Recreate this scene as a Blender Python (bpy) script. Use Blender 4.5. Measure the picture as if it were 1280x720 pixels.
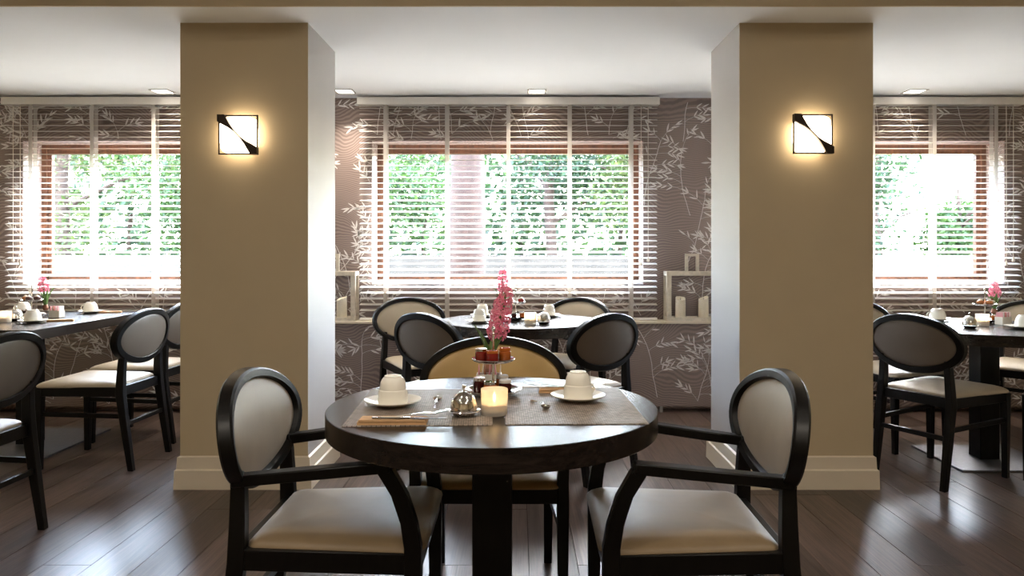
import bpy, bmesh, math, random
from mathutils import Vector, Matrix
PI = math.pi
S = bpy.context.scene
COL = S.collection
for o in list(bpy.data.objects):
    bpy.data.objects.remove(o)

# ------------------------------------------------------------------ camera
FPX, HX, HY, EYE = 920.0, 648.0, 312.0, 1.20        # focal length and vanishing point in pixels of 1280x720
cd = bpy.data.cameras.new('camera'); cam = bpy.data.objects.new('camera', cd); COL.objects.link(cam)
cam.location = (0, 0, EYE); cam.rotation_euler = (PI/2, 0, 0)
cd.sensor_width = 36.0; cd.lens = FPX/1280*36
cd.shift_x = -(HX-640)/1280; cd.shift_y = -(360-HY)/1280
cd.clip_start = 0.05
S.camera = cam

# ------------------------------------------------------------------ world, sun, exposure
SUN_EL, SUN_AZ = math.radians(44.5), math.radians(14)   # azimuth from straight behind the window wall towards the right
W = bpy.data.worlds.new('world'); S.world = W; W.use_nodes = True
wn = W.node_tree.nodes; wl = W.node_tree.links; wn.clear()
wo = wn.new('ShaderNodeOutputWorld'); wb = wn.new('ShaderNodeBackground'); sk = wn.new('ShaderNodeTexSky')
sk.sky_type = 'NISHITA'; sk.sun_disc = False; sk.sun_elevation = SUN_EL; sk.sun_rotation = SUN_AZ
sk.air_density = 1.0; sk.dust_density = 1.2; sk.ozone_density = 0.6
hs = wn.new('ShaderNodeHueSaturation'); hs.inputs['Saturation'].default_value = 0.8
wl.new(sk.outputs[0], hs.inputs['Color']); wl.new(hs.outputs[0], wb.inputs[0]); wl.new(wb.outputs[0], wo.inputs[0])
wb.inputs[1].default_value = 9.0
sd = bpy.data.lights.new('sun', 'SUN'); sun = bpy.data.objects.new('sun', sd); COL.objects.link(sun)
sd.energy = 46.0; sd.angle = math.radians(0.6); sd.color = (1.0, 0.97, 0.93)
sv = Vector((math.sin(SUN_AZ)*math.cos(SUN_EL), math.cos(SUN_AZ)*math.cos(SUN_EL), math.sin(SUN_EL)))
sun.rotation_euler = sv.to_track_quat('Z', 'Y').to_euler(); sun.location = sv*20
S.view_settings.view_transform = 'Standard'; S.view_settings.look = 'None'
S.view_settings.exposure = 0.32; S.view_settings.gamma = 1.0; S.view_settings.use_curve_mapping = False
S.cycles.use_denoising = True
S.cycles.max_bounces = 10; S.cycles.diffuse_bounces = 5; S.cycles.glossy_bounces = 4
S.cycles.transparent_max_bounces = 16; S.cycles.transmission_bounces = 6
S.cycles.caustics_reflective = False; S.cycles.caustics_refractive = False
S.cycles.sample_clamp_indirect = 8.0

# measured layout (metres): x right, y away from the camera, z up
CEIL, CEIL2, BEAM_Y = 2.34, 3.0, 3.445
WALL_Y, FRAME_Y, PANEL_Y, LEDGE_Z = 5.535, 5.75, 5.425, 0.675
WIN = [(-3.725, -1.685), (-1.101, 0.939), (1.60, 3.655)]
WIN_Z0, WIN_Z1 = 0.935, 2.018
XL, XR, YB = -4.4, 4.4, -3.0
LAMP_POWER, FRONT_FILL_POWER = 6.0, 22.0

def window_portal(x0, x1, z0, z1, y, into):
    d = bpy.data.lights.new('window_portal', 'AREA'); d.shape = 'RECTANGLE'
    d.size = x1-x0; d.size_y = z1-z0; d.cycles.is_portal = True
    o = bpy.data.objects.new('window_portal', d); COL.objects.link(o)
    o.location = ((x0+x1)/2, y, (z0+z1)/2); o.rotation_euler = (-PI/2 if into < 0 else PI/2, 0, 0)
for a, b in WIN:
    window_portal(a, b, WIN_Z0, WIN_Z1, FRAME_Y+0.12, -1)

# ------------------------------------------------------------------ materials
def srgb(r, g, b):
    f = lambda c: (c/255/12.92) if c/255 <= 0.04045 else ((c/255+0.055)/1.055)**2.4
    return (f(r), f(g), f(b), 1.0)

class Mat:
    def __init__(s, name):
        s.m = bpy.data.materials.new(name); s.m.use_nodes = True
        s.t = s.m.node_tree; s.n = s.t.nodes; s.b = s.n['Principled BSDF']
    def node(s, kind, **kw):
        n = s.n.new('ShaderNode'+kind)
        for k, v in kw.items():
            if k in n.inputs: n.inputs[k].default_value = v
            else: setattr(n, k, v)
        return n
    def link(s, a, b): s.t.links.new(a, b)
    def set(s, **kw):
        for k, v in kw.items(): s.b.inputs[k.replace('_', ' ')].default_value = v
        return s

def plain(name, col, rough=0.5, metal=0.0, vary=0.06, scale=40, bump=0.0, **kw):
    M = Mat(name); M.set(Roughness=rough, Metallic=metal, **kw)
    tc = M.node('TexCoord'); nz = M.node('TexNoise', Scale=scale, Detail=3.0)
    M.link(tc.outputs['Object'], nz.inputs['Vector'])
    mx = M.node('MixRGB', blend_type='MULTIPLY'); mx.inputs[0].default_value = 1.0; mx.inputs[1].default_value = col
    rp = M.node('MapRange'); rp.inputs['From Min'].default_value = 0.3; rp.inputs['From Max'].default_value = 0.7
    rp.inputs['To Min'].default_value = 1-vary; rp.inputs['To Max'].default_value = 1+vary
    M.link(nz.outputs['Fac'], rp.inputs['Value']); M.link(rp.outputs[0], mx.inputs[2]); M.link(mx.outputs[0], M.b.inputs['Base Color'])
    if bump:
        bp = M.node('Bump', Strength=bump, Distance=0.002); M.link(nz.outputs['Fac'], bp.inputs['Height']); M.link(bp.outputs[0], M.b.inputs['Normal'])
    return M.m

def wood(name, dark, light, rough=0.35, stretch=(12, 1, 12), scale=4.0, axis=1, bump=0.15, rnd=False, contrast=(0.35, 0.7), spec=0.5, vein=0.0):
    M = Mat(name); M.set(Roughness=rough); M.b.inputs['Specular IOR Level'].default_value = spec
    tc = M.node('TexCoord'); mp = M.node('Mapping')
    mp.inputs['Scale'].default_value = stretch
    M.link(tc.outputs['Object'], mp.inputs['Vector'])
    src = mp.outputs[0]
    if rnd:
        oi = M.node('ObjectInfo'); mu = M.node('VectorMath', operation='SCALE'); mu.inputs[0].default_value = (37.0, 91.0, 53.0)
        M.link(oi.outputs['Random'], mu.inputs['Scale']); ad = M.node('VectorMath', operation='ADD')
        M.link(src, ad.inputs[0]); M.link(mu.outputs[0], ad.inputs[1]); src = ad.outputs[0]
    nz = M.node('TexNoise', Scale=scale, Detail=6.0, Roughness=0.65, Distortion=0.6); M.link(src, nz.inputs['Vector'])
    cr = M.node('ValToRGB'); cr.color_ramp.elements[0].position = contrast[0]; cr.color_ramp.elements[1].position = contrast[1]
    cr.color_ramp.elements[0].color = dark; cr.color_ramp.elements[1].color = light
    M.link(nz.outputs['Fac'], cr.inputs[0]); out = cr.outputs[0]; height = nz.outputs['Fac']
    if vein:
        wv = M.node('TexWave', wave_type='BANDS', bands_direction='X', Scale=1.7, Distortion=9.0, Detail=2.5)
        wv.inputs['Detail Scale'].default_value = 0.7; M.link(src, wv.inputs['Vector'])
        m2 = M.node('MixRGB', blend_type='SCREEN'); m2.inputs[2].default_value = light
        pw = M.node('Math', operation='POWER'); pw.inputs[1].default_value = 5.0; M.link(wv.outputs['Fac'], pw.inputs[0])
        ml = M.node('Math', operation='MULTIPLY'); ml.inputs[1].default_value = vein; M.link(pw.outputs[0], ml.inputs[0])
        M.link(ml.outputs[0], m2.inputs[0]); M.link(out, m2.inputs[1]); out = m2.outputs[0]
    if rnd:
        hv = M.node('HueSaturation'); rp = M.node('MapRange'); rp.inputs['To Min'].default_value = 0.6; rp.inputs['To Max'].default_value = 1.45
        M.link(oi.outputs['Random'], rp.inputs['Value']); M.link(rp.outputs[0], hv.inputs['Value']); M.link(out, hv.inputs['Color']); out = hv.outputs[0]
    M.link(out, M.b.inputs['Base Color'])
    if bump:
        bp = M.node('Bump', Strength=bump, Distance=0.002); M.link(height, bp.inputs['Height']); M.link(bp.outputs[0], M.b.inputs['Normal'])
    return M.m

def glow(name, col, strength):
    M = Mat(name); M.set(Base_Color=col, Roughness=0.4); M.b.inputs['Emission Color'].default_value = col
    M.b.inputs['Emission Strength'].default_value = strength
    return M.m

def clear_glass(name, tint=(1, 1, 1, 1), rough=0.0, ior=1.45, gloss=1.0):
    M = Mat(name); M.n.remove(M.b)
    tr = M.node('BsdfTransparent'); tr.inputs[0].default_value = tint
    gl = M.node('BsdfGlossy'); gl.inputs['Roughness'].default_value = rough
    fr = M.node('LayerWeight', Blend=0.5); mx = M.node('MixShader')
    pw = M.node('Math', operation='POWER'); pw.inputs[1].default_value = 5.0; M.link(fr.outputs['Facing'], pw.inputs[0])
    ml = M.node('Math', operation='MULTIPLY_ADD'); ml.inputs[1].default_value = gloss*.9; ml.inputs[2].default_value = .045*gloss; M.link(pw.outputs[0], ml.inputs[0])
    M.link(ml.outputs[0], mx.inputs[0]); M.link(tr.outputs[0], mx.inputs[1]); M.link(gl.outputs[0], mx.inputs[2])
    M.link(mx.outputs[0], M.n['Material Output'].inputs[0])
    return M.m

def frosted(name, col):
    M = Mat(name); M.n.remove(M.b)
    a = M.node('BsdfTranslucent'); a.inputs[0].default_value = col
    b = M.node('BsdfTransparent'); b.inputs[0].default_value = (1, 0.97, 0.93, 1)
    d = M.node('BsdfDiffuse'); d.inputs[0].default_value = col
    m1 = M.node('MixShader'); m1.inputs[0].default_value = 0.4; m2 = M.node('MixShader'); m2.inputs[0].default_value = 0.3
    M.link(a.outputs[0], m1.inputs[1]); M.link(d.outputs[0], m1.inputs[2]); M.link(m1.outputs[0], m2.inputs[1]); M.link(b.outputs[0], m2.inputs[2])
    M.link(m2.outputs[0], M.n['Material Output'].inputs[0])
    return M.m

def leaf_mat(name, c1, c2):
    M = Mat(name); M.set(Roughness=0.55)
    ge = M.node('NewGeometry'); cr = M.node('ValToRGB')
    cr.color_ramp.elements[0].color = c1; cr.color_ramp.elements[1].color = c2
    M.link(ge.outputs['Random Per Island'], cr.inputs[0]); M.link(cr.outputs[0], M.b.inputs['Base Color'])
    tl = M.node('BsdfTranslucent'); M.link(cr.outputs[0], tl.inputs[0]); mx = M.node('MixShader'); mx.inputs[0].default_value = 0.25
    M.link(M.b.outputs[0], mx.inputs[1]); M.link(tl.outputs[0], mx.inputs[2]); M.link(mx.outputs[0], M.n['Material Output'].inputs[0])
    return M.m

def wallpaper(name):
    M = Mat(name); M.set(Roughness=0.5)
    tc = M.node('TexCoord'); mp = M.node('Mapping'); mp.inputs['Scale'].default_value = (1, 1, 1.0)
    M.link(tc.outputs['Object'], mp.inputs['Vector'])
    nz = M.node('TexNoise', Scale=1.9, Detail=1.0); M.link(mp.outputs[0], nz.inputs['Vector'])
    sc = M.node('VectorMath', operation='SCALE'); sc.inputs['Scale'].default_value = 0.55
    ad = M.node('VectorMath', operation='ADD')
    M.link(nz.outputs['Color'], sc.inputs[0]); M.link(sc.outputs[0], ad.inputs[0]); M.link(mp.outputs[0], ad.inputs[1])
    wv = M.node('TexWave', wave_type='BANDS', bands_direction='Z', Scale=17.0, Distortion=6.0, Detail=2.0)
    wv.inputs['Detail Scale'].default_value = 0.4
    M.link(ad.outputs[0], wv.inputs['Vector'])
    cr = M.node('ValToRGB'); e = cr.color_ramp.elements
    e[0].position = 0.25; e[0].color = srgb(112, 96, 90); e[1].position = 0.8; e[1].color = srgb(142, 124, 116)
    M.link(wv.outputs['Fac'], cr.inputs[0])
    M.link(cr.outputs[0], M.b.inputs['Base Color'])
    return M.m

def woven(name):
    M = Mat(name); M.set(Roughness=0.55)
    tc = M.node('TexCoord'); mp = M.node('Mapping'); mp.inputs['Scale'].default_value = (1, 1, 1)
    M.link(tc.outputs['Object'], mp.inputs['Vector'])
    bk = M.node('TexBrick', Scale=1.0); bk.offset = 0.5
    bk.inputs['Brick Width'].default_value = 0.012; bk.inputs['Row Height'].default_value = 0.006; bk.inputs['Mortar Size'].default_value = 0.0009
    bk.inputs['Color1'].default_value = srgb(184, 168, 153); bk.inputs['Color2'].default_value = srgb(138, 123, 111); bk.inputs['Mortar'].default_value = srgb(66, 58, 53)
    M.link(mp.outputs[0], bk.inputs['Vector']); M.link(bk.outputs['Color'], M.b.inputs['Base Color'])
    bp = M.node('Bump', Strength=0.5, Distance=0.001); M.link(bk.outputs['Fac'], bp.inputs['Height']); bp.invert = True
    M.link(bp.outputs[0], M.b.inputs['Normal'])
    return M.m

MT = {
 'taupe': plain('taupe_paint', srgb(186, 170, 141), 0.7, vary=0.02, scale=6),
 'white': plain('white_paint', srgb(168, 164, 161), 0.6, vary=0.01, scale=4),
 'ceiling': plain('ceiling_paint', srgb(240, 243, 248), 0.8, vary=0.01, scale=3),
 'base': plain('baseboard_paint', srgb(212, 200, 180), 0.45, vary=0.015, scale=8),
 'paper': wallpaper('brown_wallpaper'),
 'leafprint': plain('silver_leaf_print', srgb(224, 219, 215), 0.4, vary=0.12, scale=30),
 'plank': wood('dark_oak_plank', srgb(50, 38, 33), srgb(88, 71, 62), 0.30, stretch=(16, 0.9, 9), scale=3.4, rnd=True, bump=0.25, contrast=(0.36, 0.70), vein=0.22),
 'sub': plain('sub_floor', srgb(24, 20, 18), 0.8),
 'black': wood('black_stained_wood', srgb(7, 6, 5), srgb(14, 12, 11), 0.38, stretch=(6, 6, 1.2), scale=9, bump=0.08, spec=0.22),
 'tabletop': wood('wenge_tabletop', srgb(20, 16, 14), srgb(42, 34, 30), 0.27, stretch=(1.0, 14, 14), scale=5, bump=0, spec=0.28),
 'leather': plain('taupe_leather', srgb(134, 113, 84), 0.5, vary=0.10, scale=9, bump=0.05, Sheen_Weight=0.25),
 'leather2': plain('gold_leather', srgb(186, 154, 98), 0.36, vary=0.08, scale=9, bump=0.05, Sheen_Weight=0.2),
 'leather4': plain('pale_leather', srgb(160, 147, 127), 0.44, vary=0.06, scale=9, bump=0.05),
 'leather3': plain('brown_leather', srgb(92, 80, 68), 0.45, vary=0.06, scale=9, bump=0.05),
 'steel': plain('brushed_steel', (0.22, 0.22, 0.24, 1), 0.48, 1.0, vary=0.08, scale=60),
 'chrome': plain('polished_chrome', (0.78, 0.75, 0.72, 1), 0.10, 1.0, vary=0.03),
 'slat': plain('blind_cream', srgb(236, 232, 226), 0.45, vary=0.03, scale=14),
 'tape': frosted('ladder_tape', srgb(236, 232, 228)),
 'frame': wood('window_oak', srgb(66, 40, 27), srgb(108, 70, 48), 0.45, stretch=(6, 6, 1), scale=5, bump=0.05),
 'bronze': plain('dark_bronze', srgb(52, 42, 34), 0.4, 0.6, vary=0.1, scale=50),
 'opal': glow('opal_glass', (1.0, 0.80, 0.55, 1), 9.0),
 'lamp': glow('downlight_diffuser', (1.0, 0.92, 0.80, 1), 5.0),
 'pane': clear_glass('window_glass', (0.97, 0.985, 0.975, 1), gloss=0.15),
 'cylglass': clear_glass('clear_glass', (1, 1, 1, 1), 0.02, gloss=0.6),
 'frost': frosted('frosted_glass', (0.94, 0.88, 0.80, 1)),
 'wax': plain('cream_wax', srgb(246, 236, 214), 0.5, vary=0.03, Subsurface_Weight=0.0),
 'flame': glow('candle_flame', (1.0, 0.70, 0.34, 1), 30.0),
 'china': plain('white_china', srgb(242, 238, 228), 0.18, vary=0.01, scale=8),
 'mat': woven('woven_placemat'),
 'napkin': plain('tan_napkin', srgb(210, 168, 122), 0.75, vary=0.08, scale=60, bump=0.1),
 'jam': plain('dark_jam', srgb(64, 18, 14), 0.12, vary=0.15),
 'redjam': plain('red_jam', srgb(134, 30, 22), 0.12, vary=0.15),
 'honey': plain('amber_honey', srgb(176, 92, 34), 0.12, vary=0.1),
 'pastry': plain('baked_pastry', srgb(176, 108, 58), 0.6, vary=0.25, scale=90),
 'choc': plain('chocolate_cake', srgb(74, 40, 30), 0.5, vary=0.2, scale=90),
 'cream': plain('whipped_cream', srgb(238, 228, 208), 0.5),
 'pinkpaper': plain('pink_paper', srgb(214, 150, 156), 0.7),
 'brownpaper': plain('brown_paper', srgb(150, 96, 72), 0.7),
 'whitepaper': plain('white_paper', srgb(232, 226, 222), 0.7),
 'petal': leaf_mat('pink_petal', srgb(232, 112, 146), srgb(250, 180, 198)),
 'stem': plain('green_stem', srgb(96, 128, 62), 0.5, vary=0.15),
 'foliage': leaf_mat('green_foliage', srgb(32, 57, 25), srgb(70, 92, 45)),
 'foliage2': leaf_mat('yellow_foliage', srgb(50, 69, 30), srgb(88, 98, 54)),
 'foliage3': leaf_mat('deep_foliage', srgb(26, 46, 25), srgb(56, 77, 46)),
 'bark': plain('pale_bark', srgb(70, 53, 44), 0.9, vary=0.25, scale=14, bump=0.6),
 'lawn': plain('lawn', srgb(92, 100, 62), 0.9, vary=0.3, scale=6),
 'terrace': plain('pale_terrace', srgb(92, 88, 80), 0.8, vary=0.06, scale=3),
 'gardenwall': plain('weathered_stone', srgb(76, 69, 60), 0.8, vary=0.25, scale=5),
 'whitewood': plain('limed_wood', srgb(206, 196, 178), 0.6, vary=0.14, scale=34),
 'cord': plain('white_cord', srgb(228, 220, 208), 0.8),
}

# ------------------------------------------------------------------ mesh builder
class MB:
    def __init__(s): s.v = []; s.f = []
    def add(s, vs, fs):
        k = len(s.v); s.v += [tuple(v) for v in vs]; s.f += [tuple(i+k for i in f) for f in fs]; return s
    def box(s, c, d, m=None):
        x, y, z = d[0]/2, d[1]/2, d[2]/2
        vs = [Vector(p) for p in ((-x,-y,-z),(x,-y,-z),(x,y,-z),(-x,y,-z),(-x,-y,z),(x,-y,z),(x,y,z),(-x,y,z))]
        if m: vs = [m @ v for v in vs]
        return s.add([v+Vector(c) for v in vs], [(0,3,2,1),(4,5,6,7),(0,1,5,4),(1,2,6,5),(2,3,7,6),(3,0,4,7)])
    def b2(s, x0, x1, y0, y1, z0, z1):
        return s.box(((x0+x1)/2, (y0+y1)/2, (z0+z1)/2), (abs(x1-x0), abs(y1-y0), abs(z1-z0)))
    def rings(s, rings, cap0=True, cap1=True, close=True):
        n = len(rings[0]); k = len(s.v)
        for r in rings: s.v += [tuple(p) for p in r]
        for i in range(len(rings)-1):
            for j in range(n if close else n-1):
                a = k+i*n+j; b = k+i*n+(j+1) % n
                s.f.append((a, b, b+n, a+n))
        if cap0: s.f.append(tuple(k+j for j in reversed(range(n))))
        if cap1: s.f.append(tuple(k+(len(rings)-1)*n+j for j in range(n)))
        return s
    def loft(s, secs):                       # rectangular rings: (centre, width x, width y)
        return s.rings([[(c[0]-a/2, c[1]-b/2, c[2]), (c[0]+a/2, c[1]-b/2, c[2]), (c[0]+a/2, c[1]+b/2, c[2]), (c[0]-a/2, c[1]+b/2, c[2])] for c, a, b in secs])
    def bar(s, p, q, w, h, up=(0, 0, 1)):    # rectangular bar from p to q
        p, q = Vector(p), Vector(q); d = (q-p).normalized(); u = Vector(up); sd = d.cross(u).normalized(); u = sd.cross(d)
        r = lambda c: [c-sd*w/2-u*h/2, c+sd*w/2-u*h/2, c+sd*w/2+u*h/2, c-sd*w/2+u*h/2]
        return s.rings([r(p), r(q)])
    def tube(s, pts, rad, n=8):
        pts = [Vector(p) for p in pts]; rs = rad if isinstance(rad, (list, tuple)) else [rad]*len(pts); out = []; u = None
        for i, p in enumerate(pts):
            d = (pts[min(i+1, len(pts)-1)]-pts[max(i-1, 0)]).normalized()
            if u is None: u = d.orthogonal().normalized()
            u = (u-d*u.dot(d)).normalized(); w = d.cross(u)
            out.append([p+(u*math.cos(a)+w*math.sin(a))*rs[i] for a in (2*PI*j/n for j in range(n))])
        return s.rings(out)
    def lathe(s, prof, n=24, c=(0, 0, 0)):
        k = len(s.v); idx = []
        for r, z in prof:
            if r <= 1e-6: idx.append([len(s.v)]); s.v.append((c[0], c[1], c[2]+z))
            else:
                idx.append(list(range(len(s.v), len(s.v)+n)))
                s.v += [(c[0]+r*math.cos(2*PI*j/n), c[1]+r*math.sin(2*PI*j/n), c[2]+z) for j in range(n)]
        for A, B in zip(idx, idx[1:]):
            for j in range(n):
                jj = (j+1) % n
                if len(A) == 1 and len(B) == 1: continue
                if len(A) == 1: s.f.append((A[0], B[jj], B[j]))
                elif len(B) == 1: s.f.append((A[j], A[jj], B[0]))
                else: s.f.append((A[j], A[jj], B[jj], B[j]))
        return s
    def prism(s, poly, fn, t0, t1):          # polygon (u,v) mapped by fn(u,v,t)
        return s.rings([[fn(u, v, t0) for u, v in poly], [fn(u, v, t1) for u, v in poly]])
    def mesh(s, name, smooth=0.6):
        me = bpy.data.meshes.new(name); me.from_pydata(s.v, [], s.f)
        bm = bmesh.new(); bm.from_mesh(me); bmesh.ops.recalc_face_normals(bm, faces=bm.faces); bm.to_mesh(me); bm.free()
        if smooth:
            me.shade_smooth(); me.set_sharp_from_angle(angle=smooth)
        return me

CACHE = {}
def obj(name, mesh, mat, parent=None, loc=None, rot=None, bevel=0, kind=None):
    if isinstance(mesh, MB): mesh = mesh.mesh(name)
    if mat and not mesh.materials: mesh.materials.append(MT[mat])
    o = bpy.data.objects.new(name, mesh); COL.objects.link(o)
    if parent: o.parent = parent
    if loc: o.location = loc
    if rot: o.rotation_euler = rot
    if bevel:
        b = o.modifiers.new('bevel', 'BEVEL'); b.width = bevel; b.segments = 2; b.limit_method = 'ANGLE'; b.angle_limit = 0.7
    if kind: o['kind'] = kind
    return o
def part(name, key, fn, mat, parent, **kw):  # mesh data shared between alike pieces
    key = (key, mat)
    if key not in CACHE:
        r = fn(); CACHE[key] = r.mesh(name) if isinstance(r, MB) else r
    return obj(name, CACHE[key], mat, parent, **kw)
def tag(o, label, cat, group=None):
    o['label'] = label; o['category'] = cat
    if group: o['group'] = group
    return o
def thing(name, label, cat, loc=(0, 0, 0), rz=0, group=None):
    o = bpy.data.objects.new(name, None); COL.objects.link(o); o.empty_display_size = 0.1
    o.location = loc; o.rotation_euler = (0, 0, rz)
    return tag(o, label, cat, group)
def root(name, loc=(0, 0, 0)):
    o = bpy.data.objects.new(name, None); COL.objects.link(o); o.location = loc; o['kind'] = 'structure'; return o
def at(px, py, z):                            # point on the level z under a pixel of the photograph
    d = FPX*(EYE-z)/(py-HY); return ((px-HX)/FPX*d, d)

# ------------------------------------------------------------------ room shell
def wall_holes(xs, zs, holes, y0, y1):
    """wall slab in the xz plane with rectangular openings, one connected mesh"""
    bm = bmesh.new(); V = {}
    def vert(x, z):
        if (x, z) not in V: V[(x, z)] = bm.verts.new((x, y0, z))
        return V[(x, z)]
    for xa, xb in zip(xs, xs[1:]):
        for za, zb in zip(zs, zs[1:]):
            if any(h[0] <= (xa+xb)/2 <= h[1] and h[2] <= (za+zb)/2 <= h[3] for h in holes): continue
            bm.faces.new([vert(xa, za), vert(xb, za), vert(xb, zb), vert(xa, zb)])
    r = bmesh.ops.extrude_face_region(bm, geom=bm.faces[:])
    bmesh.ops.translate(bm, vec=(0, y1-y0, 0), verts=[g for g in r['geom'] if isinstance(g, bmesh.types.BMVert)])
    bmesh.ops.recalc_face_normals(bm, faces=bm.faces)
    me = bpy.data.meshes.new('wall'); bm.to_mesh(me); bm.free(); return me

xs = sorted({XL, XR} | {x for w in WIN for x in w})
wall_back = obj('wall_back', wall_holes(xs, [0.0, WIN_Z0, WIN_Z1, 3.1], [(a, b, WIN_Z0, WIN_Z1) for a, b in WIN], WALL_Y, FRAME_Y+0.06), 'paper', kind='structure')
m = MB()
m.rings([[(XL, PANEL_Y, .045), (XL, PANEL_Y, .655), (XL, WALL_Y-.002, .655), (XL, WALL_Y-.002, .045)], [(XR, PANEL_Y, .045), (XR, PANEL_Y, .655), (XR, WALL_Y-.002, .655), (XR, WALL_Y-.002, .045)]])
wall_low = obj('wall_plinth', m, 'paper', kind='structure')
for x in (-3.2, -2.1, -1.02, 0.0, 1.055, 2.1, 3.2):
    part('foot', 'plinth_foot', lambda: MB().box((0, 0, .0225), (.02, .03, .045)), 'white', wall_low, loc=(x, PANEL_Y+.02, 0))
obj('trim_1', MB().b2(XL, XR, PANEL_Y-.03, WALL_Y-.001, .655, LEDGE_Z), 'base', bevel=.003, kind='structure')
wall_left = obj('wall_left', MB().b2(XL-.12, XL, YB-.12, FRAME_Y+.06, -.05, 3.1), 'taupe', kind='structure')
wall_right = obj('wall_right', MB().b2(XR, XR+.12, YB-.12, FRAME_Y+.06, -.05, 3.1), 'taupe', kind='structure')
wall_front = obj('wall_front', MB().b2(XL, XR, YB-.12, YB, -.05, 3.1), 'taupe', kind='structure')
obj('ceiling', MB().b2(XL, XR, BEAM_Y+.012, WALL_Y, CEIL, CEIL+.3), 'ceiling', kind='structure')
obj('ceiling_front', MB().b2(XL, XR, YB, BEAM_Y, CEIL2, CEIL2+.1), 'ceiling', kind='structure')
obj('trim_2', MB().b2(XL, XR, BEAM_Y, BEAM_Y+.011, CEIL, CEIL2), 'taupe', kind='structure')    # taupe face of the ceiling drop

# floor: a slab and planks laid towards the window wall
floor = obj('floor', MB().b2(XL-.1, XR+.1, YB-.1, WALL_Y, -.08, -.014), 'sub', kind='structure')
PW = 0.185
def plank_mesh(L):
    def f():
        c = .0009; x = PW/2-.0013; y = L/2-.0013
        R = lambda i, z: [(-x+i, -y+i, z), (x-i, -y+i, z), (x-i, y-i, z), (-x+i, y-i, z)]
        return MB().rings([R(0, -.014), R(0, 0)])
    return f
rnd = random.Random(5)
n = int((XR-XL)/PW)+1
for i in range(n):
    x = XL+(i+.5)*PW; y = YB-rnd.choice((0, .4, .8, 1.2))
    while y < WALL_Y-.01:
        L = rnd.choice((1.4, 1.8, 2.2, 2.6))
        o = part('plank', ('plank', L), plank_mesh(L), 'plank', floor, loc=(x, y+L/2, 0))
        y += L

# two square pillars with stepped baseboards: taupe face, white flanks
def pillar(nm, x0, x1):
    y0, y1 = 3.70, 4.246
    r = root(nm)
    obj('core', MB().b2(x0, x1, y0+.004, y1, 0, CEIL), 'white', r)
    obj('front_face', MB().b2(x0, x1, y0, y0+.0035, 0, CEIL), 'taupe', r)
    prof = [(0.001, 0), (.024, 0), (.022, .094), (.014, .100), (.011, .158), (.001, .164)]
    rings = []
    for o_, z in prof:
        rings.append([(x0-o_, y0-o_, z), (x1+o_, y0-o_, z), (x1+o_, y1+o_, z), (x0-o_, y1+o_, z)])
    obj('baseboard', MB().rings(rings, False, False), 'base', r)
pillar('wall_pillar_left', -1.700, -1.058)
pillar('wall_pillar_right', 1.112, 1.783)

# windows: oak frame and glass
for i, (a, b) in enumerate(WIN):
    r = root('window_%d' % (i+1))
    def ring(x0, x1, z0, z1, w, y0, y1):
        A = [(x0, z0), (x1, z0), (x1, z1), (x0, z1)]; B = [(x0+w, z0+w), (x1-w, z0+w), (x1-w, z1-w), (x0+w, z1-w)]
        k = MB()
        vs = [(x, y0, z) for x, z in A]+[(x, y0, z) for x, z in B]+[(x, y1, z) for x, z in A]+[(x, y1, z) for x, z in B]
        fs = []
        for j in range(4):
            q = (j+1) % 4
            fs += [(j, q, q+4, j+4), (j+8, j+12, q+12, q+8), (j+4, q+4, q+12, j+12), (j, j+8, q+8, q)]
        return k.add(vs, fs)
    obj('window_frame', ring(a, b, WIN_Z0, WIN_Z1, .038, FRAME_Y, FRAME_Y+.06), 'frame', r, bevel=.002)
    obj('sash', ring(a+.036, b-.036, WIN_Z0+.036, WIN_Z1-.036, .034, FRAME_Y+.014, FRAME_Y+.054), 'frame', r, bevel=.002)
    obj('pane', MB().b2(a+.068, b-.068, FRAME_Y+.03, FRAME_Y+.034, WIN_Z0+.068, WIN_Z1-.068), 'pane', r)
    obj('sill', MB().b2(a+.001, b-.001, WALL_Y-.012, FRAME_Y, WIN_Z0, WIN_Z0+.012), 'white', r, bevel=.002)

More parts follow.
